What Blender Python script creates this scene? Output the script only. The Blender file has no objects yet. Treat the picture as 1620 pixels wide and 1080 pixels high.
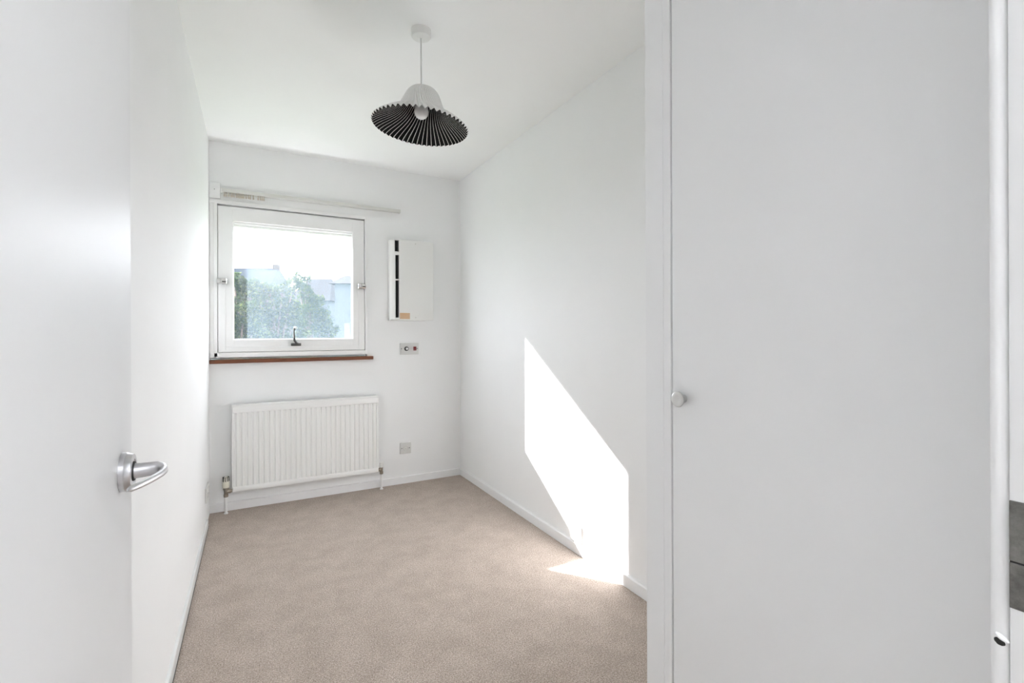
import bpy, bmesh, math, random
from mathutils import Vector, Matrix
random.seed(7)
SC = bpy.context.scene
COL = SC.collection

# ------------------------------------------------------------------ camera
F, YAW, Y0, ROLL, CH = 755.15, 0.4974, 526.94, -0.0035, 1.1513
cam = bpy.data.cameras.new('camera'); cam_o = bpy.data.objects.new('camera', cam); COL.objects.link(cam_o)
cam.sensor_width = 36.0; cam.lens = F / 1620 * 36; cam.shift_y = (Y0 - 540) / 1620
cam.clip_start = 0.01; cam.clip_end = 500
_f = Vector((math.sin(YAW), math.cos(YAW), 0)); _r = Vector((math.cos(YAW), -math.sin(YAW), 0)); _u = Vector((0, 0, 1))
R_ = (_r + _u * ROLL).normalized(); U_ = (_u - _r * ROLL).normalized()
M = Matrix((R_, U_, -_f)).transposed().to_4x4(); M.translation = (0, 0, CH)
cam_o.matrix_world = M
SC.camera = cam_o

# ------------------------------------------------------------------ world, sun, exposure
W = bpy.data.worlds.new('sky'); SC.world = W; W.use_nodes = True
bg = W.node_tree.nodes['Background']; bg.inputs['Color'].default_value = (0.90, 0.935, 1.0, 1); bg.inputs['Strength'].default_value = 1.4
sl = bpy.data.lights.new('sun', 'SUN'); sl.energy = 4.6; sl.angle = math.radians(0.55); sl.color = (1.0, 0.982, 0.99)
sun = bpy.data.objects.new('sun', sl); COL.objects.link(sun)
SUN_DIR = Vector((0.803, -1.0, -0.665)).normalized()
sun.rotation_euler = SUN_DIR.to_track_quat('-Z', 'Y').to_euler()
sun.location = (-6, 12, 9)
SC.view_settings.view_transform = 'Standard'; SC.view_settings.look = 'None'
SC.view_settings.exposure = 3.04; SC.view_settings.gamma = 1.0; SC.view_settings.use_curve_mapping = False
SC.cycles.max_bounces = 14; SC.cycles.diffuse_bounces = 10; SC.cycles.glossy_bounces = 4
SC.cycles.transparent_max_bounces = 16; SC.cycles.transmission_bounces = 8
SC.cycles.sample_clamp_indirect = 6.0; SC.cycles.use_denoising = True
SC.cycles.caustics_reflective = False; SC.cycles.caustics_refractive = False

# ------------------------------------------------------------------ helpers
UL, UR, WB, H, WF = -0.247, 1.495, 3.636, 2.4, 0.1488
WT = 0.12                                   # front wall thickness

def prop(o, label=None, cat=None, group=None, kind=None):
    if label: o['label'] = label
    if cat: o['category'] = cat
    if group: o['group'] = group
    if kind: o['kind'] = kind
    return o

def empty(name, loc, label, cat, group=None):
    o = bpy.data.objects.new(name, None); COL.objects.link(o); o.location = loc; o.empty_display_size = 0.05
    return prop(o, label, cat, group)

def obj(name, bm, mats, parent=None, smooth=False, angle=None):
    me = bpy.data.meshes.new(name)
    bmesh.ops.recalc_face_normals(bm, faces=bm.faces[:])
    bm.to_mesh(me); bm.free()
    for m in (mats if isinstance(mats, (list, tuple)) else [mats]): me.materials.append(m)
    if smooth:
        for p in me.polygons: p.use_smooth = True
        if angle is not None: me.set_sharp_from_angle(angle=math.radians(angle))
    o = bpy.data.objects.new(name, me); COL.objects.link(o)
    if parent:
        o.parent = parent
        q, off = parent, Vector((0, 0, 0))
        while q: off += q.location; q = q.parent
        me.transform(Matrix.Translation(-off))
    return o

def box(bm, x0, x1, y0, y1, z0, z1, bev=0.0, seg=2, mi=0):
    x0, x1 = min(x0, x1), max(x0, x1); y0, y1 = min(y0, y1), max(y0, y1); z0, z1 = min(z0, z1), max(z0, z1)
    r = bmesh.ops.create_cube(bm, size=1.0)
    for v in r['verts']:
        v.co = Vector((x0 + (v.co.x + .5) * (x1 - x0), y0 + (v.co.y + .5) * (y1 - y0), z0 + (v.co.z + .5) * (z1 - z0)))
    fs = {f for v in r['verts'] for f in v.link_faces}
    for f in fs: f.material_index = mi
    if bev > 0:
        es = list({e for v in r['verts'] for e in v.link_edges})
        bmesh.ops.bevel(bm, geom=es, offset=bev, segments=seg, profile=0.5, affect='EDGES')
    return bm

def B(*a, **k): return box(bmesh.new(), *a, **k)

def basis(axis):
    a = Vector(axis).normalized()
    t = Vector((0, 0, 1)) if abs(a.z) < 0.9 else Vector((0, 1, 0))
    e1 = t.cross(a).normalized(); e2 = a.cross(e1).normalized()
    return a, e1, e2

def lathe(bm, origin, axis, prof, seg=24, mi=0, caps=True):
    """prof: list of (radius, distance along axis)"""
    a, e1, e2 = basis(axis); o = Vector(origin); rings = []
    for r, d in prof:
        rings.append([bm.verts.new(o + a * d + (e1 * math.cos(2 * math.pi * i / seg) + e2 * math.sin(2 * math.pi * i / seg)) * max(r, 1e-5)) for i in range(seg)])
    for A, Bq in zip(rings, rings[1:]):
        for i in range(seg):
            f = bm.faces.new((A[i], A[(i + 1) % seg], Bq[(i + 1) % seg], Bq[i])); f.material_index = mi
    if caps:
        f = bm.faces.new(rings[0][::-1]); f.material_index = mi
        f = bm.faces.new(rings[-1]); f.material_index = mi
    return bm

def sweep(bm, pts, radii, seg=16, mi=0):
    """tube through pts; radii (r along horizontal normal, r along vertical-ish normal)"""
    pts = [Vector(p) for p in pts]; rings = []
    for i, p in enumerate(pts):
        t = (pts[min(i + 1, len(pts) - 1)] - pts[max(i - 1, 0)]).normalized()
        up = Vector((0, 0, 1)) if abs(t.z) < 0.95 else Vector((0, 1, 0))
        s = t.cross(up).normalized(); v = s.cross(t).normalized()
        ra, rb = radii[i] if isinstance(radii[i], tuple) else (radii[i], radii[i])
        rings.append([bm.verts.new(p + s * (ra * math.cos(2 * math.pi * k / seg)) + v * (rb * math.sin(2 * math.pi * k / seg))) for k in range(seg)])
    for A, Bq in zip(rings, rings[1:]):
        for i in range(seg):
            f = bm.faces.new((A[i], A[(i + 1) % seg], Bq[(i + 1) % seg], Bq[i])); f.material_index = mi
    bm.faces.new(rings[0][::-1]).material_index = mi; bm.faces.new(rings[-1]).material_index = mi
    return bm

def prism(bm, poly, axis, a0, a1, mi=0):
    """extrude a polygon of (p, q) along axis 'x' (p=y,q=z), 'y' (p=x,q=z) or 'z' (p=x,q=y)"""
    def P(p, q, a): return {'x': (a, p, q), 'y': (p, a, q), 'z': (p, q, a)}[axis]
    A = [bm.verts.new(P(p, q, a0)) for p, q in poly]; C = [bm.verts.new(P(p, q, a1)) for p, q in poly]
    n = len(poly)
    fs = [bm.faces.new(A[::-1]), bm.faces.new(C)] + [bm.faces.new((A[i], A[(i + 1) % n], C[(i + 1) % n], C[i])) for i in range(n)]
    for f in fs: f.material_index = mi
    return bm

# ------------------------------------------------------------------ materials
def mat(name, col, rough=0.5, metal=0.0, spec=0.5):
    m = bpy.data.materials.new(name); m.use_nodes = True
    b = m.node_tree.nodes['Principled BSDF']
    b.inputs['Base Color'].default_value = (*col, 1); b.inputs['Roughness'].default_value = rough
    b.inputs['Metallic'].default_value = metal; b.inputs['Specular IOR Level'].default_value = spec
    return m

def nd(m, t, **kw):
    n = m.node_tree.nodes.new(t)
    for k, v in kw.items(): setattr(n, k, v)
    return n
def lk(m, a, b): m.node_tree.links.new(a, b)

def noise(m, scale, detail=4, rough=0.6, stretch=(1, 1, 1)):
    tc = nd(m, 'ShaderNodeTexCoord'); mp = nd(m, 'ShaderNodeMapping'); mp.inputs['Scale'].default_value = stretch
    n = nd(m, 'ShaderNodeTexNoise'); n.inputs['Scale'].default_value = scale; n.inputs['Detail'].default_value = detail; n.inputs['Roughness'].default_value = rough
    lk(m, tc.outputs['Object'], mp.inputs['Vector']); lk(m, mp.outputs['Vector'], n.inputs['Vector'])
    return n
def ramp(m, src, stops):
    r = nd(m, 'ShaderNodeValToRGB'); e = r.color_ramp.elements
    while len(e) < len(stops): e.new(0.5)
    for q, (p, c) in zip(e, stops): q.position = p; q.color = (*c, 1)
    lk(m, src, r.inputs['Fac']); return r
def bump(m, src, strength, dist):
    b = nd(m, 'ShaderNodeBump'); b.inputs['Strength'].default_value = strength; b.inputs['Distance'].default_value = dist
    lk(m, src, b.inputs['Height']); lk(m, b.outputs['Normal'], m.node_tree.nodes['Principled BSDF'].inputs['Normal']); return b

def paint(name, c, rough, bs, bd, scale, stretch=(1, 1, 1), var=0.012, spec=0.5):
    m = mat(name, c, rough, spec=spec); n = noise(m, scale, 5, 0.55, stretch); bump(m, n.outputs['Fac'], bs, bd)
    n2 = noise(m, 2.3, 3, 0.5)
    r = ramp(m, n2.outputs['Fac'], [(0.3, tuple(max(0, x - var) for x in c)), (0.7, tuple(x + var * .5 for x in c))])
    lk(m, r.outputs['Color'], m.node_tree.nodes['Principled BSDF'].inputs['Base Color']); return m

WALLC = (0.86, 0.865, 0.865)
M_wall = paint('wall_paint', WALLC, 0.7, 0.12, 0.002, 55, spec=0.15)
M_ceil = paint('ceiling_paint', (0.905, 0.908, 0.905), 0.75, 0.08, 0.002, 40, spec=0.25)
M_gloss = paint('gloss_paint', (0.85, 0.853, 0.855), 0.45, 0.10, 0.001, 60, spec=0.3)
M_door = paint('door_paint', (0.785, 0.79, 0.795), 0.42, 0.22, 0.0015, 26, (1, 1, 0.09), 0.008, spec=0.2)
M_ward = paint('wardrobe_paint', (0.83, 0.835, 0.84), 0.42, 0.14, 0.0015, 30, (1, 1, 0.12), 0.01)
M_sash = paint('sash_paint', (0.85, 0.85, 0.845), 0.35, 0.10, 0.001, 40)
M_rad = mat('radiator_enamel', (0.82, 0.82, 0.81), 0.3)
M_plastic = mat('white_plastic', (0.80, 0.80, 0.78), 0.35)
M_plate = mat('pale_grey_plastic', (0.65, 0.65, 0.63), 0.35)
M_grey = mat('grey_plastic', (0.40, 0.40, 0.39), 0.4)
M_cream = mat('cream_plastic', (0.72, 0.70, 0.60), 0.4)
M_chrome = mat('chrome', (0.75, 0.75, 0.75), 0.18, 1.0)
M_gun = mat('dull_gunmetal', (0.14, 0.14, 0.135), 0.55, 1.0)
M_satin = mat('satin_aluminium', (0.62, 0.62, 0.64), 0.34, 1.0)
M_brass = mat('tarnished_brass', (0.34, 0.30, 0.25), 0.35, 1.0)
M_dark = mat('black_void', (0.012, 0.012, 0.012), 0.6)
M_red = mat('red_rocker', (0.19, 0.007, 0.012), 0.3)
M_screw = mat('screw_steel', (0.25, 0.25, 0.25), 0.4, 1.0)
M_trackg = mat('track_grey', (0.68, 0.68, 0.65), 0.45)
M_knob = mat('knob_metal', (0.62, 0.62, 0.61), 0.3, 1.0)

M_label = mat('tan_label', (0.62, 0.43, 0.27), 0.6)
n = noise(M_label, 30, 3); r = ramp(M_label, n.outputs['Fac'], [(0.3, (0.60, 0.44, 0.30)), (0.7, (0.66, 0.42, 0.24))]); lk(M_label, r.outputs['Color'], M_label.node_tree.nodes['Principled BSDF'].inputs['Base Color'])

M_wood = mat('stained_wood', (0.13, 0.035, 0.012), 0.35)
n = noise(M_wood, 22, 6, 0.65, (0.12, 1, 1)); r = ramp(M_wood, n.outputs['Fac'], [(0.3, (0.10, 0.026, 0.009)), (0.7, (0.22, 0.065, 0.022))])
lk(M_wood, r.outputs['Color'], M_wood.node_tree.nodes['Principled BSDF'].inputs['Base Color'])

M_steel = mat('worn_strike_steel', (0.36, 0.35, 0.33), 0.42, 1.0)
n = noise(M_steel, 60, 5, 0.7); r = ramp(M_steel, n.outputs['Fac'], [(0.3, (0.13, 0.125, 0.115)), (0.75, (0.30, 0.295, 0.28))])
lk(M_steel, r.outputs['Color'], M_steel.node_tree.nodes['Principled BSDF'].inputs['Base Color'])

# carpet: short twisted pile
M_carpet = mat('beige_carpet', (0.45, 0.35, 0.28), 0.95, spec=0.1)
nf = noise(M_carpet, 210, 3, 0.75); nl = noise(M_carpet, 8.0, 5, 0.68); nm = noise(M_carpet, 70, 3, 0.6)
rf = ramp(M_carpet, nf.outputs['Fac'], [(0.33, (0.235, 0.185, 0.152)), (0.5, (0.475, 0.398, 0.338)), (0.68, (0.75, 0.66, 0.59))])
rl = ramp(M_carpet, nl.outputs['Fac'], [(0.35, (0.86, 0.85, 0.84)), (0.62, (1, 1, 1))])
rm = ramp(M_carpet, nm.outputs['Fac'], [(0.3, (0.88, 0.88, 0.88)), (0.7, (1, 1, 1))])
x1 = nd(M_carpet, 'ShaderNodeMixRGB', blend_type='MULTIPLY'); x1.inputs['Fac'].default_value = 1
x2 = nd(M_carpet, 'ShaderNodeMixRGB', blend_type='MULTIPLY'); x2.inputs['Fac'].default_value = 1
lk(M_carpet, rf.outputs['Color'], x1.inputs['Color1']); lk(M_carpet, rl.outputs['Color'], x1.inputs['Color2'])
lk(M_carpet, x1.outputs['Color'], x2.inputs['Color1']); lk(M_carpet, rm.outputs['Color'], x2.inputs['Color2'])
lk(M_carpet, x2.outputs['Color'], M_carpet.node_tree.nodes['Principled BSDF'].inputs['Base Color'])
M_carpet.node_tree.nodes['Principled BSDF'].inputs['Sheen Weight'].default_value = 0.15
bump(M_carpet, nf.outputs['Fac'], 0.6, 0.006)

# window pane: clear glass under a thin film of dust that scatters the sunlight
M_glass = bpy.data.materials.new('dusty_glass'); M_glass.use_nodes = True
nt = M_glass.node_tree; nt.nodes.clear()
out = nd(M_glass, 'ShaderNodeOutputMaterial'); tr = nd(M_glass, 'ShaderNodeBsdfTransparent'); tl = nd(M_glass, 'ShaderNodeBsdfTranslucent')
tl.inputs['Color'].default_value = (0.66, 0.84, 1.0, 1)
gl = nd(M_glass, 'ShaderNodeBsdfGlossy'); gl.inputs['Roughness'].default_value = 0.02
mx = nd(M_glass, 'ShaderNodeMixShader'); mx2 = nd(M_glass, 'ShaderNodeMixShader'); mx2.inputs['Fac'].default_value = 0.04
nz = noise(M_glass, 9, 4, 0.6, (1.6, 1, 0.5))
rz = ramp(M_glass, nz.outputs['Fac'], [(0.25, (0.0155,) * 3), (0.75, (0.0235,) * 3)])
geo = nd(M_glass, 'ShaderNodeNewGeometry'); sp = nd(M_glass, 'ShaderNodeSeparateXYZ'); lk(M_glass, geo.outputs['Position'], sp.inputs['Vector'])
mr = nd(M_glass, 'ShaderNodeMapRange'); mr.inputs['From Min'].default_value = -0.036; mr.inputs['From Max'].default_value = -0.030   # film much thinner in the left strip
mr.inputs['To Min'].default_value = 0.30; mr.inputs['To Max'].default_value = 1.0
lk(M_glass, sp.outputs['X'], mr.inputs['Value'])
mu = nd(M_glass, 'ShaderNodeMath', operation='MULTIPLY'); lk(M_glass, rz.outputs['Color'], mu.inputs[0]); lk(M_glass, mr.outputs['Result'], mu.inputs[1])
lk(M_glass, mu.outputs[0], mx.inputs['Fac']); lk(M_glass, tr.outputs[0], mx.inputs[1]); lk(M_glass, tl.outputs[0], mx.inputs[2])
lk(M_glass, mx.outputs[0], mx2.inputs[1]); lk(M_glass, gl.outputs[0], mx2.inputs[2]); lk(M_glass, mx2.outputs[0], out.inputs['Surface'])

# ------------------------------------------------------------------ room shell
HB = -1.35                                   # far wall of the hall behind the camera
HL, HR = -1.0, 1.65
def struct(name, bm, m, label, **k):
    o = obj(name, bm, m, **k); return prop(o, label, name.split('_')[0], kind='structure')

struct('floor', B(HL - .1, UR + .35, HB - .1, WB + .10, -0.12, 0.0), M_carpet, 'beige short pile carpet covering the bedroom floor')
struct('ceiling', B(HL - .1, UR + .35, HB - .1, WB + .10, H, H + 0.15), M_ceil, 'plain white painted ceiling above the pendant lamp')
struct('wall_left', B(UL - 0.12, UL, WF, WB, 0, H), M_wall, 'white painted wall on the left behind the open door')
struct('wall_right', B(UR, UR + 0.12, WF - WT, WB, 0, H), M_wall, 'white painted wall on the right with the sunlit patch')
# back wall, with the window opening
OX0, OX1, OZ0, OZ1 = -0.243, 0.746, 0.985, 2.012
bm = bmesh.new(); y0, y1 = WB, WB + 0.10
box(bm, UL - .12, OX0, y0, y1, 0, H); box(bm, OX1, UR + .12, y0, y1, 0, H)
box(bm, OX0, OX1, y0, y1, 0, OZ0); box(bm, OX0, OX1, y0, y1, OZ1, H)
struct('wall_back', bm, M_wall, 'white painted end wall holding the window and the radiator')
# front wall, with the doorway the camera stands in
DU0, DU1, DH = -0.148, 0.54, 2.02            # clear opening between the door linings
bm = bmesh.new(); y0, y1 = WF - WT, WF
box(bm, HL, DU0 - .03, y0, y1, 0, H); box(bm, DU1 + .03, UR, y0, y1, 0, H); box(bm, DU0 - .03, DU1 + .03, y0, y1, DH + .03, H)
struct('wall_front', bm, M_wall, 'white wall with the doorway the picture is taken from')
struct('wall_hall_left', B(HL - .1, HL, HB, WF - WT, 0, H), M_wall, 'white side wall of the hall behind the doorway')
struct('wall_hall_right', B(HR, HR + .1, HB, WF - WT, 0, H), M_wall, 'white side wall of the hall on the strike plate side')
struct('wall_hall_back', B(HL - .1, HR + .1, HB - .1, HB, 0, H), M_wall, 'white hall wall opposite the bedroom doorway')

# skirting boards
BH, BT = 0.054, 0.015
def skirt(name, poly, axis, a0, a1, label):
    struct(name, prism(bmesh.new(), poly, axis, a0, a1), M_gloss, label)
pr = lambda s, p0: [(p0, 0), (p0 + s * BT, 0), (p0 + s * BT, BH - .004), (p0 + s * (BT - .004), BH), (p0, BH)]
skirt('baseboard_back', pr(-1, WB), 'x', UL, UR - BT, 'low white skirting board under the radiator')
skirt('baseboard_right', pr(-1, UR), 'y', 0.80, WB, 'low white skirting board along the right wall')
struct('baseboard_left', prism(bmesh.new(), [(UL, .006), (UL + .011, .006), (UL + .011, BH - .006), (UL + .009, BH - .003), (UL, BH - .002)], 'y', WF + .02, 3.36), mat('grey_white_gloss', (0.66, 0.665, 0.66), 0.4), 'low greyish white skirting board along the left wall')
obj('gap_shadow_strip', B(UL + .0002, UL + .0120, WF + .02, 3.375, 0.0002, .0059), M_dark, bpy.data.objects['baseboard_left'])
# black strip as painted shadow where the carpet stops short of the left board
# door lining and architrave
bm = bmesh.new()
box(bm, DU1, DU1 + .03, WF - WT - .002, WF, 0, DH + .03, 0.002)
box(bm, DU1 + .0012, DU1 + .06, WF + .0005, WF + .0125, 0, DH + .06, 0.0045, 3)
t1 = struct('trim_1', bm, M_gloss, 'white door lining and rounded architrave edge on the right', smooth=True, angle=40)
bm = bmesh.new()
box(bm, DU0 - .03, DU0 - .0005, WF - WT - .002, WF, 0, DH + .03, 0.002)
box(bm, DU0 - .03, DU1 + .03, WF - WT - .002, WF, DH, DH + .03, 0.002)
box(bm, DU0 - .03, DU1 + .06, WF + .0005, WF + .0125, DH + .004, DH + .06, 0.003)
struct('trim_2', bm, M_gloss, 'white door lining on the hinge side and over the doorway')
# strike plate: two leaves with a dark seam
bm = bmesh.new()
box(bm, DU1 - .0012, DU1 + .0005, WF - .034, WF - .0005, 0.9275, 0.9645, 0.0006)
box(bm, DU1 - .0012, DU1 + .0005, WF - .034, WF - .0005, 0.9658, 1.0145, 0.0006)
sp_ = obj('strike_plate', bm, M_steel, t1); prop(sp_, 'worn steel strike plate let into the white door lining')
obj('plate_seam', B(DU1 - .0008, DU1 + .0005, WF - .034, WF - .0008, 0.9643, 0.9660), M_dark, sp_)
# gouged hole in the architrave edge with a lip of broken paint
bm = bmesh.new()
hc = Vector((DU1 + .0018, WF + .0060, 0.8955))
def blob(bm, c, r, rot, sub=3, jit=0.12, mi=0):
    g = bmesh.ops.create_icosphere(bm, subdivisions=sub, radius=1.0)
    Rm = Matrix.Rotation(rot, 3, 'X'); rr = random.Random(3)
    for v in g['verts']:
        q = Vector((v.co.x * r[0], v.co.y * r[1], v.co.z * r[2])) * (1 + jit * (rr.random() - .5))
        v.co = Vector(c) + Rm @ q
    return bm
gh = obj('gouged_hole', blob(bmesh.new(), hc, (.0022, .0036, .0030), .5), M_dark, t1, True)
prop(gh, 'small dark gouge in the painted door frame edge')
obj('paint_lip', blob(bmesh.new(), hc + Vector((-.0004, -.0015, .0042)), (.0032, .0052, .0022), .45), M_gloss, t1, True)

# ------------------------------------------------------------------ window
win = empty('window_1', (0.25, WB, 0.985), 'white timber pivot window with a dusty pane over a brown sill', 'window'); win['kind'] = 'structure'
bm = bmesh.new()                              # fixed frame
fy0, fy1 = WB - .008, WB + .07
box(bm, OX0, -0.222, fy0 + .004, fy1, OZ0 + .012, OZ1, .002); box(bm, -0.222, -0.201, fy0, fy1, 1.003, OZ1, .002)
box(bm, 0.731, OX1, fy0 - .006, fy1, 1.0, OZ1, .003); box(bm, OX0, OX1, fy0 - .002, fy1, 2.000, OZ1 + .012, .002)
box(bm, OX0, OX1, fy0, fy1, 0.998, 1.031, .002)
box(bm, -0.205, -0.178, WB + .033, fy1, 1.03, 2.0); box(bm, 0.708, 0.735, WB + .033, fy1, 1.03, 2.0)
box(bm, -0.205, 0.735, WB + .033, fy1, 1.868, 2.0); box(bm, -0.205, 0.735, WB + .033, fy1, 1.03, 1.075)
obj('frame', bm, M_sash, win)
sx0, sx1, sz0, sz1 = -0.198, 0.7275, 1.034, 1.990
gx0, gx1, gz0, gz1 = -0.113, 0.645, 1.116, 1.897
sash = obj('sash', bmesh.new(), M_sash, win)
bm = bmesh.new(); sy0, sy1 = WB + .001, WB + .032
box(bm, sx0, gx0, sy0, sy1, sz0, sz1, .002); box(bm, gx1, sx1, sy0, sy1, sz0, sz1, .002)
box(bm, gx0 - .001, gx1 + .001, sy0, sy1, sz0, gz0, .002); box(bm, gx0 - .001, gx1 + .001, sy0, sy1, gz1, sz1, .002)
bmesh.ops.recalc_face_normals(bm, faces=bm.faces[:]); bm.to_mesh(sash.data); bm.free()
sash.data.transform(Matrix.Translation(-win.location))
bm = bmesh.new(); zb = 1.494                  # planted stop round the lower half, below the pivots
box(bm, sx0, -0.157, sy0 - .007, sy0, sz0, zb, .0015); box(bm, 0.685, sx1, sy0 - .007, sy0, sz0, zb, .0015)
box(bm, -0.157, 0.685, sy0 - .007, sy0, sz0, 1.068, .0015)
obj('planted_stop', bm, M_sash, sash)
bm = bmesh.new(); g = .010                    # glazing beads, set back
box(bm, gx0, gx0 + g * .5, sy0 + .012, sy1 - .002, gz0, gz1); box(bm, gx1 - g * .5, gx1, sy0 + .012, sy1 - .002, gz0, gz1)
box(bm, gx0, gx1, sy0 + .012, sy1 - .002, gz0, gz0 + g * .5); box(bm, gx0, gx1, sy0 + .010, sy1 - .002, gz1 - .014, gz1)
obj('glazing_bead', bm, M_sash, sash)
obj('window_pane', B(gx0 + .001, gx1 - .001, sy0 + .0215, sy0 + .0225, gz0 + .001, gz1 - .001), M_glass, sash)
for hx, hz, s in ((-0.176, 1.496, 1), (0.706, 1.500, -1)):
    bm = bmesh.new(); yy = sy0 - .016
    lathe(bm, (hx - .028, yy, hz), (1, 0, 0), [(.019, 0), (.022, .003), (.022, .020), (.018, .022), (.018, .026), (.022, .028), (.022, .053), (.018, .057)], 20)
    box(bm, hx - .026, hx + .026, yy, sy0, hz - .021, hz + .021)
    hg = obj('pivot_hinge', bm, M_chrome, win, True, 35); prop(hg, 'chrome pivot hinge')
    obj('hinge_slot', B(hx + .002, hx + .024, yy - .0222, yy - .014, hz - .007, hz - .001), M_dark, hg)
bm = bmesh.new(); hx, hz = 0.263, 1.079        # upright lever on a small plate
box(bm, hx - .032, hx + .032, sy0 - .024, sy0 - .007, hz - .010, hz + .010, .004)
sweep(bm, [(hx + .016, sy0 - .030, hz + .004), (hx + .002, sy0 - .032, hz + .010), (hx - .010, sy0 - .036, hz + .028), (hx - .014, sy0 - .040, hz + .060), (hx - .014, sy0 - .042, hz + .095), (hx - .012, sy0 - .046, hz + .114), (hx - .006, sy0 - .050, hz + .121)],
      [(.007, .007), (.009, .008), (.008, .008), (.006, .006), (.0055, .0055), (.007, .007), (.006, .006)], 12)
lv = obj('window_handle', bm, M_gun, win, True, 40); prop(lv, 'upright metal window handle')
lathe_b = lathe(bmesh.new(), (hx - .004, sy0 - .052, hz + .113), (.3, -1, .2), [(.0075, 0), (.009, .003), (.0075, .006)], 16)
obj('handle_end', lathe_b, M_chrome, lv, True, 40)
sill = obj('window_sill', B(-0.2455, 0.786, WB - .034, WB + .05, 0.961, 0.985, .003), M_wood, win); prop(sill, 'reddish brown stained timber sill')
obj('outer_sill', B(OX0, OX1, WB + .05, WB + .20, 0.99, 1.045, .004), M_sash, win)

# curtain track above the window, on a painted batten
ct = empty('curtain_track', (0.4, WB, 2.06), 'pale grey curtain track with gliders bunched at the left, above the window', 'curtain track')
obj('end_block', B(-0.2455, -0.182, WB - .016, WB - .0005, 2.030, 2.132, .003), M_gloss, ct)
bm = prism(bmesh.new(), [(WB - .0005, 2.074), (WB - .019, 2.074), (WB - .019, 2.082), (WB - .027, 2.082), (WB - .027, 2.074), (WB - .034, 2.074), (WB - .034, 2.096), (WB - .0005, 2.098)], 'x', -0.176, 0.993)
obj('rail', bm, M_trackg, ct)
gb = bmesh.new(); box(gb, -.003, .003, -.003, .003, -.020, 0, .001); box(gb, -.0045, .0045, -.004, .002, -.032, -.018, .001)
g0 = obj('glider', gb, mat('beige_nylon', (0.50, 0.45, 0.38), 0.5))
us = [-.160, -.150, -.136, -.122, -.114, -.104, -.092, -.084, -.076, -.067, -.058, -.050, -.036, -.022, -.012, .006, .034, .048, .058, .068]
for i, u in enumerate(us):
    o = g0 if i == 0 else g0.copy()
    if i: COL.objects.link(o)
    o.parent = ct; o.location = Vector((u, WB - .0225, 2.078 + random.uniform(-.001, .001))) - ct.location
obj('end_stop', B(-.180, -.172, WB - .037, WB - .016, 2.068, 2.100, .001), M_plastic, ct)
for u in (-.215, ):
    obj('screw', lathe(bmesh.new(), (u, WB - .0155, 2.088), (0, -1, 0), [(.004, 0), (.003, .0015)], 12), M_grey, ct)

# ------------------------------------------------------------------ radiator
rad = empty('radiator', (0.345, WB - .05, 0.0), 'white ribbed panel radiator under the window', 'radiator')
rx0, rx1, rz0, rz1 = -0.119, 0.810, 0.133, 0.694
yf, yb = WB - .082, WB - .034
bm = bmesh.new(); N = 28; pitch = (rx1 - rx0 - .03) / N; prof = []
for i in range(N):
    a = rx0 + .015 + i * pitch
    prof += [(a, yf + .009), (a + pitch * .18, yf + .0085), (a + pitch * .34, yf + .001), (a + pitch * .82, yf + .001), (a + pitch * .98, yf + .0085)]
prof = [(rx0 + .002, yf + .004), (rx0 + .012, yf + .004)] + prof + [(rx1 - .012, yf + .004), (rx1 - .002, yf + .004), (rx1 - .002, yf + .022), (rx0 + .002, yf + .022)]
prism(bm, prof, 'z', rz0 + .034, rz1 - .052)
obj('ribbed_panel', bm, M_rad, rad)
def bar(z0, z1, y0, name, r=.006):
    obj(name, B(rx0, rx1, y0, yf + .024, z0, z1, r, 3), M_rad, rad, True, 40)
bar(rz1 - .054, rz1 - .006, yf - .001, 'top_rail'); bar(rz0, rz0 + .036, yf - .001, 'bottom_rail')
bm = B(rx0 - .002, rx1 + .002, yf - .003, yb + .004, rz1 - .012, rz1, .003)
obj('top_cover', bm, M_rad, rad)
for s, xx in ((-1, rx0), (1, rx1)): obj('side_cover', B(xx - .002, xx + .002, yf + .004, yb, rz0 + .03, rz1 - .010, .001), M_rad, rad)
bm = bmesh.new()                               # convector fins behind the panel
for i in range(36): box(bm, rx0 + .02 + i * .0253, rx0 + .0215 + i * .0253, yf + .024, yb - .004, rz0 + .05, rz1 - .03)
obj('convector_fins', bm, M_rad, rad)
for u in (rx0 + .16, rx1 - .16): obj('wall_bracket', B(u - .015, u + .015, yb - .006, WB - .0003, rz0 + .08, rz1 - .06, .002), M_rad, rad)
# thermostatic valve, left
vx, vy = -0.155, WB - .064
v1 = obj('thermostatic_valve', bmesh.new(), M_brass, rad)
bm = bmesh.new()
lathe(bm, (vx, vy, .106), (0, 0, 1), [(.0095, 0), (.0135, .001), (.0135, .018), (.0105, .020), (.0105, .030), (.0115, .034), (.0115, .046), (.017, .048), (.017, .062)], 8)
lathe(bm, (vx, vy, .142), (1, 0, 0), [(.010, 0), (.010, .010), (.0145, .011), (.0145, .028), (.011, .030), (.011, .040)], 8)
bmesh.ops.recalc_face_normals(bm, faces=bm.faces[:]); bm.to_mesh(v1.data); bm.free(); v1.data.transform(Matrix.Translation(-rad.location))
hd = obj('valve_head', lathe(bmesh.new(), (vx, vy, .167), (0, 0, 1), [(.018, 0), (.0205, .003), (.0205, .030), (.0185, .046), (.0165, .064), (.012, .069)], 24), M_cream, v1, True, 40)
prop(hd, 'cream slotted valve head')
sb = bmesh.new()
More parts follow.
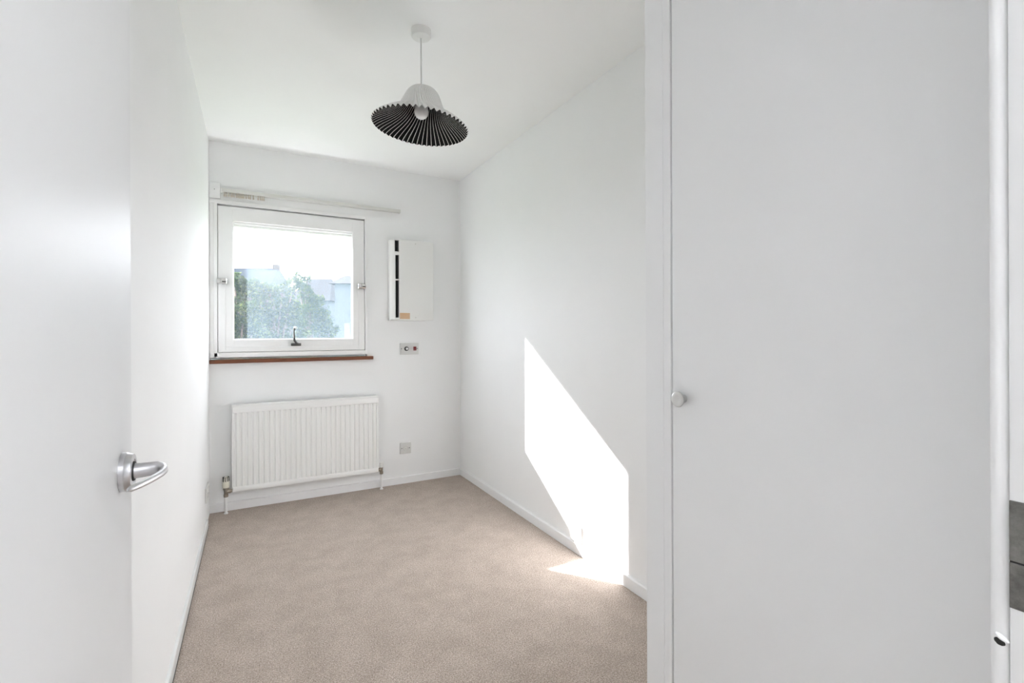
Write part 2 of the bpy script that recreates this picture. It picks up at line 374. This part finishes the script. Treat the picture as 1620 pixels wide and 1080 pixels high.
for k in range(10):
    a = 2 * math.pi * k / 10 + .3; c, s_ = math.cos(a), math.sin(a)
    q = [(-.0022, 0), (.0022, 0)]
    vs = []
    for z in (.208, .237):
        rr = .0203 - (z - .200) * .085 + .0012
        for t, _ in q: vs.append(sb.verts.new((vx + c * rr - s_ * t, vy + s_ * rr + c * t, z)))
        for t, _ in q[::-1]: vs.append(sb.verts.new((vx + c * (rr - .006) - s_ * t, vy + s_ * (rr - .006) + c * t, z)))
    b_ = bmesh.ops.contextual_create(sb, geom=vs[:4]); bmesh.ops.contextual_create(sb, geom=vs[4:])
    for i in range(4): sb.faces.new((vs[i], vs[(i + 1) % 4], vs[4 + (i + 1) % 4], vs[4 + i]))
obj('head_slots', sb, M_dark, v1)
obj('pipe', lathe(bmesh.new(), (vx, vy, 0.0), (0, 0, 1), [(.0085, 0), (.0085, .108)], 16), M_rad, rad, True, 40)
obj('pipe_collar', lathe(bmesh.new(), (vx, vy, 0.0), (0, 0, 1), [(.013, 0), (.013, .004), (.009, .006)], 16), M_rad, rad, True, 40)
# lockshield valve, right
vx = 0.834
v2 = obj('lockshield_valve', bmesh.new(), M_brass, rad); bm = bmesh.new()
lathe(bm, (vx, vy, .112), (0, 0, 1), [(.0095, 0), (.0135, .001), (.0135, .018), (.0105, .020), (.0115, .034), (.0115, .046), (.0135, .047), (.0135, .052)], 8)
lathe(bm, (vx, vy, .146), (-1, 0, 0), [(.010, 0), (.010, .006), (.0135, .007), (.0135, .017), (.011, .018), (.011, .030)], 8)
bmesh.ops.recalc_face_normals(bm, faces=bm.faces[:]); bm.to_mesh(v2.data); bm.free(); v2.data.transform(Matrix.Translation(-rad.location))
cp = obj('valve_cap', lathe(bmesh.new(), (vx, vy, .163), (0, 0, 1), [(.014, 0), (.0155, .002), (.0150, .034), (.0135, .037)], 20), M_plastic, v2, True, 40)
prop(cp, 'white plastic valve cap')
obj('pipe', lathe(bmesh.new(), (vx, vy, 0.0), (0, 0, 1), [(.0085, 0), (.0085, .114)], 16), M_rad, rad, True, 40)
obj('pipe_collar', lathe(bmesh.new(), (vx, vy, 0.0), (0, 0, 1), [(.013, 0), (.013, .004), (.009, .006)], 16), M_rad, rad, True, 40)

# ------------------------------------------------------------------ wall-mounted ventilation unit
vu = empty('ventilation_unit', (1.07, WB, 1.252), 'white wall unit with black vertical vent slots and a tan sticker', 'ventilation unit')
z0, z1 = 1.255, 1.858; D = WB - .070
bm = bmesh.new()
cur = [(0.906, WB - .0005), (0.904, WB - .022), (0.908, WB - .042), (0.917, WB - .056), (0.930, D + .006), (0.938, D + .003)]
prism(bm, cur + [(0.938, D + .045), (0.970, D + .045), (0.970, D + .006), (1.236, D + .006), (1.238, WB - .0005)], 'z', z0, z1)
obj('body', bm, M_plastic, vu)
obj('front_panel', B(0.9695, 1.240, D, D + .007, z0 - .002, z1 + .002, .0015), M_plastic, vu)
bm = bmesh.new()                                # louvre column: black back, white bridges
obj('slot_backing', B(0.9385, 0.9695, D + .030, D + .044, z0 + .004, z1 - .004), M_dark, vu)
for a, b in ((z0, 1.272), (1.553, 1.563), (1.744, 1.770), (1.854, z1)):
    obj('slot_bridge', B(0.937, 0.970, D + .003, D + .030, a, b), M_plastic, vu)
for uu in (0.9445, 0.957):
    obj('louvre_blade', B(uu, uu + .0016, D + .008, D + .030, 1.272, 1.854), mat('dark_louvre', (0.06, 0.06, 0.055), 0.5), vu)
obj('edge_blade', B(0.938, 0.9435, D + .004, D + .012, 1.272, 1.744), M_plastic, vu)
st = obj('sticker', B(0.974, 1.052, D - .0006, D, 1.262, 1.308), M_label, vu); prop(st, 'tan paper sticker')
for u, z in ((1.098, 1.838), (1.098, 1.274)):
    obj('screw', lathe(bmesh.new(), (u, D, z), (0, -1, 0), [(.0055, 0), (.0045, .0015)], 12), M_trackg, vu)
obj('bottom_flange', B(0.903, 1.180, WB - .074, WB - .0005, z0 - .006, z0 - .0022, .001), M_plastic, vu)

# ------------------------------------------------------------------ plates and sockets
sw = empty('switch_plate', (1.065, WB, 0.992), 'double switch plate with a round dial and a dark red rocker', 'switch')
obj('plate', B(0.991, 1.139, WB - .010, WB - .0003, 0.990, 1.079, .003, 3), M_plate, sw, True, 40)
bm = lathe(bmesh.new(), (1.041, WB - .010, 1.035), (0, -1, 0), [(.0175, 0), (.0175, .004), (.0155, .006), (.0135, .006), (.012, .016), (.010, .017)], 24)
dl = obj('dial', bm, M_gun, sw, True, 35); prop(dl, 'round metal dial')
obj('dial_cap', lathe(bmesh.new(), (1.041, WB - .0268, 1.035), (0, -1, 0), [(.009, 0), (.008, .002)], 20), M_plastic, dl, True, 35)
rk = obj('rocker', prism(bmesh.new(), [(WB - .0098, 1.020), (WB - .014, 1.020), (WB - .017, 1.034), (WB - .012, 1.050), (WB - .0098, 1.050)], 'x', 1.096, 1.119), M_red, sw); prop(rk, 'dark red rocker switch')
for u in (1.003, 1.1275): obj('screw', lathe(bmesh.new(), (u, WB - .0100, 1.035), (0, -1, 0), [(.0042, 0), (.0035, .0012)], 12), M_screw, sw)

so = empty('outlet_plate', (1.033, WB, 0.226), 'single grey-white outlet plate between the radiator and the corner', 'outlet', 'wall outlets')
obj('plate', B(0.989, 1.076, WB - .010, WB - .0003, 0.226, 0.312, .003, 3), M_plate, so, True, 40)
obj('round_outlet', lathe(bmesh.new(), (1.036, WB - .0098, 0.268), (0, -1, 0), [(.022, 0), (.021, .003), (.017, .0035), (.016, .001), (.006, .001), (.005, .004), (.003, .004)], 24), M_plate, so, True, 35)
for u in (1.003, 1.062): obj('screw', lathe(bmesh.new(), (u, WB - .0100, 0.269), (0, -1, 0), [(.0042, 0), (.0035, .0012)], 12), M_screw, so)

sr = empty('outlet_plate', (UR, 2.04, 0.060), 'white outlet plate low in the sun patch on the right wall', 'outlet', 'wall outlets')
obj('plate', B(UR - .016, UR - .0003, 2.003, 2.089, 0.060, 0.146, .003, 3), M_plastic, sr, True, 40)
for dy in (-.030, .030): obj('screw', lathe(bmesh.new(), (UR - .016, 2.046 + dy, .103), (-1, 0, 0), [(.004, 0), (.0035, .001)], 12), M_plastic, sr)

sl_ = empty('outlet_plate', (UL, 3.36, 0.168), 'white double outlet on the left wall near the radiator valve', 'outlet', 'wall outlets')
obj('plate', B(UL + .0003, UL + .011, 3.285, 3.431, 0.168, 0.254, .003, 3), M_plate, sl_, True, 40)
for yy in (3.322, 3.394): obj('rocker', B(UL + .0105, UL + .0135, yy - .006, yy + .006, 0.226, 0.244, .001), M_plastic, sl_)
for yy in (3.322, 3.394):
    for dy, zz in ((-.011, .196), (.011, .196), (0, .214)): obj('pin_slot', B(UL + .0104, UL + .0112, yy + dy - .0035, yy + dy + .0035, zz - .003, zz + .003), M_dark, sl_)

# ------------------------------------------------------------------ pendant lamp
LX, LY = 0.613, 1.905
pl = empty('pendant_lamp', (LX, LY, 2.0), 'pleated white pendant lampshade with a black-lined underside, hanging from the ceiling', 'lamp')
obj('ceiling_rose', lathe(bmesh.new(), (LX, LY, H), (0, 0, -1), [(.041, 0), (.041, .006), (.040, .026), (.037, .030), (.010, .031), (.006, .034)], 32), M_plastic, pl, True, 40)
obj('cord', lathe(bmesh.new(), (LX, LY, 2.15), (0, 0, 1), [(.0030, 0), (.0030, .222)], 12), M_plate, pl, True, 40)
obj('lamp_holder', lathe(bmesh.new(), (LX, LY, 2.175), (0, 0, -1), [(.006, 0), (.010, .006), (.017, .012), (.019, .05), (.021, .052), (.021, .062), (.018, .064)], 20), M_plastic, pl, True, 40)
M_bulb = mat('opal_glass', (0.80, 0.79, 0.78), 0.25)
obj('bulb', lathe(bmesh.new(), (LX, LY, 2.116), (0, 0, -1), [(.013, 0), (.015, .010), (.022, .024), (.0275, .036), (.0295, .050), (.0275, .064), (.021, .074), (.012, .080), (.002, .0815)], 24), M_bulb, pl, True, 60)
M_sh_out = mat('shade_white', (0.80, 0.80, 0.79), 0.55); M_sh_in = mat('shade_black', (0.010, 0.0095, 0.009), 0.6, spec=0.2); M_sh_rib = mat('shade_white_fold', (0.90, 0.89, 0.87), 0.5)
NP = 54
sp_prof = [(.016, 2.164, 0), (.030, 2.162, 0), (.048, 2.153, .02), (.062, 2.138, .05), (.072, 2.118, .09), (.081, 2.096, .14), (.092, 2.075, .19), (.110, 2.056, .235), (.134, 2.040, .27), (.160, 2.025, .295), (.182, 2.010, .31), (.194, 2.000, .315)]
# smooth the profile
def cr(p0, p1, p2, p3, t): return tuple(.5 * ((2 * b) + (-a + c) * t + (2 * a - 5 * b + 4 * c - d) * t * t + (-a + 3 * b - 3 * c + d) * t ** 3) for a, b, c, d in zip(p0, p1, p2, p3))
pp = [sp_prof[0]] + sp_prof + [sp_prof[-1]]; fine = []
for i in range(1, len(pp) - 2):
    for k in range(3): fine.append(cr(pp[i - 1], pp[i], pp[i + 1], pp[i + 2], k / 3))
fine.append(sp_prof[-1])
# one pleat = outward fold, slope, inward fold, slope
def shade_layer(bm, off, ins):
    cuts = [(0.00, -1), (0.10, -1), (0.28, -0.1), (0.43, .75), (0.56, 1), (0.69, .75), (0.84, -0.1)]
    rings = []
    for j, (r, z, tw) in enumerate(fine):
        a = fine[max(j - 1, 0)]; b = fine[min(j + 1, len(fine) - 1)]
        tr_, tz = b[0] - a[0], b[1] - a[1]; L = math.hypot(tr_, tz) or 1
        nr, nz = -tz / L, tr_ / L               # outward normal of the profile
        if nz < 0 and nr < 0: nr, nz = -nr, -nz
        amp = min(.0048, .0006 + max(0, r - .03) * .034)
        ring = []
        for p in range(NP):
            for c, s in cuts:
                th = -(2 * math.pi * (p + c) / NP) + tw * 1.35
                d = amp * s + off
                ring.append(bm.verts.new((LX + (r + nr * d) * math.cos(th), LY + (r + nr * d) * math.sin(th), z + nz * d)))
        rings.append(ring)
    n = NP * 7
    for A, Bq in zip(rings, rings[1:]):
        for i in range(n):
            f = bm.faces.new((A[i], A[(i + 1) % n], Bq[(i + 1) % n], Bq[i]))
            f.material_index = (2 if i % 7 == 0 else 1) if ins else 0
    return rings
bm = bmesh.new(); ro = shade_layer(bm, .0006, False); ri = shade_layer(bm, -.0006, True); n = NP * 7
for k in (0, -1):
    for i in range(n):
        bm.faces.new((ro[k][i], ro[k][(i + 1) % n], ri[k][(i + 1) % n], ri[k][i])).material_index = 0
bmesh.ops.rotate(bm, verts=bm.verts[:], cent=(LX, LY, 2.05), matrix=Matrix.Rotation(math.radians(4.6), 3, _f))   # hangs slightly askew
obj('lampshade', bm, [M_sh_out, M_sh_in, M_sh_rib], pl)

# ------------------------------------------------------------------ open door, left
DW0, DW1 = WF + .006, 0.832
dr = obj('door_1', B(DU0 - .038, DU0, DW0, DW1, 0.008, DH - .004, .0015), M_door)
prop(dr, 'white painted door standing open against the left wall', 'door', kind='structure')
hy, hz = 0.776, 0.975
rose = obj('handle_rose', lathe(bmesh.new(), (DU0, hy, hz), (1, 0, 0), [(.0246, 0), (.0246, .0055), (.0238, .0065), (.0218, .012), (.0155, .0125), (.0150, .0115), (.0125, .0115)], 40), M_satin, dr, True, 30)
prop(rose, 'round satin metal handle rose')
obj('neck_ring', lathe(bmesh.new(), (DU0 + .0113, hy, hz), (1, 0, 0), [(.0126, 0), (.0120, .0022)], 28), M_dark, rose, True, 30)
bm = bmesh.new()
P_ = [(.0125, 0, 0), (.020, 0, 0), (.029, -.0005, .0005), (.037, -.002, .001), (.0435, -.007, .001), (.0460, -.015, .0005), (.0455, -.028, 0), (.0425, -.046, .0005), (.0375, -.066, .0012), (.0320, -.084, .002), (.0270, -.099, .003), (.0250, -.105, .0035)]
Rr = [(.0098, .0098), (.0095, .0095), (.0091, .0091), (.0082, .0088), (.0058, .0070), (.0044, .0056), (.0036, .0048), (.0032, .0044), (.0030, .0042), (.0030, .0041), (.0028, .0037), (.0013, .0018)]
sweep(bm, [(DU0 + a, hy + b, hz + c) for a, b, c in P_], Rr, 20)
lev = obj('lever', bm, M_satin, rose, True, 60); prop(lev, 'curved satin metal lever')
bm = bmesh.new()
obj('hinge', lathe(bm, (DU0 + .004, DW0 - .002, 1.70), (0, 0, 1), [(.005, 0), (.005, .09)], 12), M_satin, dr, True, 40)
obj('hinge', lathe(bmesh.new(), (DU0 + .004, DW0 - .002, 0.20), (0, 0, 1), [(.005, 0), (.005, .09)], 12), M_satin, dr, True, 40)

# ------------------------------------------------------------------ built-in wardrobe, right
WU = 0.75
wd = empty('wardrobe', (WU + .3, 0.45, 0), 'tall white built-in wardrobe with a plain door beside the doorway', 'wardrobe')
we, wds = 0.772, 0.699
bm = bmesh.new()
box(bm, WU + .0005, UR - .0005, we - .018, we, 0, H - .0005, .001)
obj('end_panel', bm, M_ward, wd)
bm = bmesh.new()
box(bm, WU, WU + .030, 0.722, we + .0005, 0, H - .0005, .001); box(bm, WU + .0008, WU + .030, wds + .0040, 0.7225, 0, H - .0005, .001)
obj('frame_stile', bm, M_ward, wd)
obj('frame_stile', B(WU, WU + .030, WF + .0015, 0.188, 0, H - .0005, .002), M_ward, wd)
obj('top_rail', B(WU + .001, WU + .028, 0.189, wds + .0015, 2.30, H - .0005, .002), M_ward, wd)
obj('plinth', B(WU + .012, WU + .030, 0.189, wds + .0015, 0, 0.07, .002), M_ward, wd)
obj('rebate', B(WU + .0095, WU + .0300, wds - .004, wds + .0045, 0.0, 2.399), M_ward, wd)
obj('interior_back', B(WU + .030, WU + .034, 0.189, wds + .015, 0.0, 2.399), M_ward, wd)
wdoor = obj('wardrobe_door', B(WU + .001, WU + .009, 0.191, wds, 0.075, 2.296, .002), M_ward, wd)
ky, kz = 0.669, 1.0205
kn = obj('knob', lathe(bmesh.new(), (WU + .002, ky, kz), (-1, 0, 0), [(.008, 0), (.0075, .004), (.0065, .010), (.0085, .013), (.0140, .0155), (.0155, .018), (.0152, .0200), (.0125, .0212), (.007, .0196), (.002, .0190)], 32), M_knob, wdoor, True, 50)
prop(kn, 'round pale metal knob')

# ------------------------------------------------------------------ fill lamp added in the hall, unseen behind the camera
def opal(name, strength):
    m = bpy.data.materials.new(name); m.use_nodes = True
    b = m.node_tree.nodes['Principled BSDF']; b.inputs['Base Color'].default_value = (.9, .9, .88, 1)
    b.inputs['Emission Color'].default_value = (0.93, 0.95, 1.0, 1); b.inputs['Emission Strength'].default_value = strength
    return m
E_FILL = 11.0
hl = empty('hall_fill_lamp', (0.40, -0.95, H), 'round opal fill lamp added unseen outside the bedroom doorway', 'lamp')
obj('fill_base', lathe(bmesh.new(), (0.40, -0.95, H - .0005), (0, 0, -1), [(.16, 0), (.16, .02)], 32), M_plastic, hl, True, 40)
obj('fill_shade', lathe(bmesh.new(), (0.40, -0.95, H - .0205), (0, 0, -1), [(.15, 0), (.155, .02), (.145, .05), (.10, .075), (.01, .085)], 32), opal('fill_glow', E_FILL), hl, True, 60)

# ------------------------------------------------------------------ outdoors
def at(px, py, dep):
    x, y = px - 810, py - 540
    x, y = x * math.cos(ROLL) + y * math.sin(ROLL), -x * math.sin(ROLL) + y * math.cos(ROLL)
    y -= Y0 - 540
    return Vector((0, 0, CH)) + (_r * (x / F) + _f - _u * (y / F)) * dep
GZ = -3.0
M_grass = paint('grass', (0.06, 0.09, 0.04), 0.9, 0.3, 0.05, 4, var=0.02)
M_render = mat('pale_render', (0.066, 0.073, 0.083), 0.8, spec=0.0); M_brick = mat('brown_brick', (0.06, 0.05, 0.047), 0.85, spec=0.0)
M_slate = mat('slate_roof', (0.024, 0.029, 0.036), 0.6, spec=0.0); M_tile = mat('clay_tile_roof', (0.036, 0.034, 0.036), 0.7, spec=0.0)
for mm, sc_ in ((M_slate, 6), (M_tile, 6), (M_brick, 9)):
    nn = nd(mm, 'ShaderNodeTexBrick'); tc = nd(mm, 'ShaderNodeTexCoord'); lk(mm, tc.outputs['Object'], nn.inputs['Vector']); nn.inputs['Scale'].default_value = sc_
    c = mm.node_tree.nodes['Principled BSDF'].inputs['Base Color'].default_value[:3]
    nn.inputs['Color1'].default_value = (*c, 1); nn.inputs['Color2'].default_value = (*[q * 1.25 for q in c], 1); nn.inputs['Mortar'].default_value = (*[q * .7 for q in c], 1)
    lk(mm, nn.outputs['Color'], mm.node_tree.nodes['Principled BSDF'].inputs['Base Color'])
M_pane = mat('house_glass', (0.05, 0.06, 0.07), 0.1)
M_bark = mat('bark', (0.07, 0.05, 0.04), 0.9)
gd = obj('ground', B(-70, 70, WB + .3, 110, GZ - .2, GZ), M_grass); prop(gd, 'grass outside below the window', 'ground', kind='structure')

def house(name, label, c, yaw, wx, wy, eave, ridge, mw, mroof, chim, hip):
    """c ground centre; local x along the ridge"""
    e = empty(name, (c.x, c.y, GZ), label, 'house'); e.rotation_euler = (0, 0, yaw)
    loc = e.location.copy()
    def put(n, bm, m, par=None):
        me = bpy.data.meshes.new(n); bmesh.ops.recalc_face_normals(bm, faces=bm.faces[:]); bm.to_mesh(me); bm.free(); me.materials.append(m)
        o = bpy.data.objects.new(n, me); COL.objects.link(o); o.parent = par or e; return o
    hx, hy_ = wx / 2, wy / 2
    w_ = put('wall', B(-hx, hx, -hy_, hy_, 0, eave), mw)
    bm = bmesh.new(); o_ = .35; hh = hip
    vs = [bm.verts.new(p) for p in ((-hx - o_, -hy_ - o_, eave - .1), (hx + o_, -hy_ - o_, eave - .1), (hx + o_, hy_ + o_, eave - .1), (-hx - o_, hy_ + o_, eave - .1), (-hx - o_ + hh, 0, ridge), (hx + o_ - hh, 0, ridge))]
    for f in ((0, 1, 5, 4), (2, 3, 4, 5), (1, 2, 5), (3, 0, 4), (0, 3, 2, 1)): bm.faces.new([vs[i] for i in f])
    rf_ = put('roof', bm, mroof)
    for (x, s, h_) in chim:
        put('chimney', B(x - s, x + s, -s * .8, s * .8, ridge - 1.0, ridge + h_), mw, rf_)
    for zz in ((1.0, 2.3), (3.7, 5.0)):
        for k in range(int(wx // 2.4)):
            x = -hx + 1.2 + k * 2.4
            wn = put('window', B(x - .55, x + .55, -hy_ - .05, -hy_ + .1, zz[0], zz[1], .02), M_render)
            put('pane', B(x - .47, x - .03, -hy_ - .07, -hy_ - .04, zz[0] + .08, zz[1] - .08), M_pane, wn)
            put('pane', B(x + .03, x + .47, -hy_ - .07, -hy_ - .04, zz[0] + .08, zz[1] - .08), M_pane, wn)
    return e
# right house (tiled roof), left terrace (slate roof with a chimney)
def base(px, dep): p = at(px, 527, dep); return Vector((p.x, p.y, GZ))
eR = at(500, 474, 53).z - GZ; rR = at(500, 441, 56).z - GZ
house('house', 'pale rendered house with a clay tile roof seen through the right of the window', base(507, 56), -YAW - .05, 4.4, 5.5, eR, rR, M_render, M_tile, [], 1.2)
eL = at(400, 456, 40).z - GZ; rL = at(400, 424, 43).z - GZ
house('house', 'slate roofed terrace with a chimney seen through the left of the window', base(392, 43), -YAW + .04, 5.6, 5.0, eL, rL, M_brick, M_slate, [(2.55, .25, .3)], .4)
p = at(556, 527, 40)
house('house', 'pale gable end glimpsed at the right edge of the window', base(580, 38), -YAW, 3.2, 5.0, at(556, 452, 38).z - GZ, at(556, 436, 38).z - GZ, M_render, M_tile, [], .2)

M_leaf = []
for i, c in enumerate(((0.024, 0.036, 0.020), (0.055, 0.066, 0.036), (0.016, 0.026, 0.020))):
    m = bpy.data.materials.new('leaf_%s' % ('dark', 'bright', 'deep')[i]); m.use_nodes = True; t_ = m.node_tree; t_.nodes.clear()
    o = nd(m, 'ShaderNodeOutputMaterial'); d_ = nd(m, 'ShaderNodeBsdfDiffuse'); tt = nd(m, 'ShaderNodeBsdfTranslucent'); x = nd(m, 'ShaderNodeMixShader'); x.inputs['Fac'].default_value = .4
    d_.inputs['Color'].default_value = (*c, 1); tt.inputs['Color'].default_value = (c[0] * 2.6, c[1] * 2.5, c[2] * 1.5, 1)
    lk(m, d_.outputs[0], x.inputs[1]); lk(m, tt.outputs[0], x.inputs[2]); lk(m, x.outputs[0], o.inputs['Surface']); M_leaf.append(m)

def tree(label, pos, top, clumps, seed, nleaf, group='garden trees'):
    rr = random.Random(seed)
    e = empty('tree', (pos.x, pos.y, GZ), label, 'tree', group)
    bm = bmesh.new(); b0 = Vector((pos.x, pos.y, GZ))
    mid = sum((c for c, r in clumps), Vector()) / len(clumps)
    sweep(bm, [b0, b0 + Vector((.05, .02, 1.2)), Vector((pos.x * .6 + mid.x * .4, pos.y * .6 + mid.y * .4, mid.z - .5)), mid], [.16, .13, .10, .05], 8)
    for c, r in clumps: sweep(bm, [b0 + Vector((.03, .02, 1.3)), (b0 + Vector((0, 0, 1.8)) + c) / 2, c], [.07, .05, .02], 6)
    obj('trunk', bm, M_bark, e, True)
    verts, faces, mi = [], [], []
    tot = sum(r * r for c, r in clumps)
    twigs = {(id(r), tuple(c)): [Vector((rr.gauss(0, 1), rr.gauss(0, 1), rr.gauss(0, 1))).normalized() * r * rr.uniform(.55, 1.08) for _ in range(34)] for c, r in clumps}
    for c, r in clumps:
        for k in range(int(nleaf * r * r / tot)):
            d = rr.choice(twigs[id(r), tuple(c)]); d = d + Vector((rr.gauss(0, 1), rr.gauss(0, 1), rr.gauss(0, 1))) * r * .13
            p = c + Vector((d.x, d.y, d.z * .95))
            a = Vector((rr.gauss(0, 1), rr.gauss(0, 1), rr.gauss(0, 1) * .6)).normalized(); b_ = a.cross(Vector((rr.gauss(0, 1), rr.gauss(0, 1), rr.gauss(0, 1)))).normalized()
            s = rr.uniform(.045, .085); n0 = len(verts); nn_ = a.cross(b_) * s * .35
            verts += [p - a * s, p + b_ * s * .55 + nn_, p + a * s, p - b_ * s * .55 + nn_]
            faces += [(n0, n0 + 1, n0 + 2), (n0, n0 + 2, n0 + 3)]; q = rr.choice((0, 0, 1, 2, 2)); mi += [q, q]
    me = bpy.data.meshes.new('foliage'); me.from_pydata([v - Vector((pos.x, pos.y, GZ)) for v in verts], [], faces)
    for m in M_leaf: me.materials.append(m)
    me.polygons.foreach_set('material_index', mi)
    o = bpy.data.objects.new('foliage', me); COL.objects.link(o); o.parent = e; o['kind'] = 'stuff'
    return e
def cl(lst, dep): return [(at(x, y, dep + dd), r * dep / 755) for x, y, r, dd in lst]
tree('dark leafy tree at the left edge of the window', base(376, 17), 0, cl([(372, 446, 14, 0), (388, 458, 15, .4), (366, 480, 20, .2), (384, 500, 20, -.3), (370, 525, 20, 0), (398, 530, 20, .2)], 17), 1, 5200)
tree('broad bushy tree in the middle of the window view', base(430, 20), 0, cl([(408, 456, 15, 0), (428, 462, 14, .5), (416, 484, 24, .2), (446, 466, 16, -.2), (452, 490, 24, .3), (428, 516, 28, 0), (462, 520, 24, .4), (398, 505, 22, .1), (464, 450, 12, 0)], 20), 2, 10500)
tree('slender tree with a ragged top in front of the tiled house', base(492, 27), 0, cl([(471, 433, 5, 0), (474, 444, 9, .1), (486, 440, 6, .3), (482, 460, 14, 0), (496, 478, 15, .4), (488, 500, 24, 0), (510, 508, 18, .3), (522, 526, 16, .2), (495, 535, 26, 0)], 27), 3, 9500)
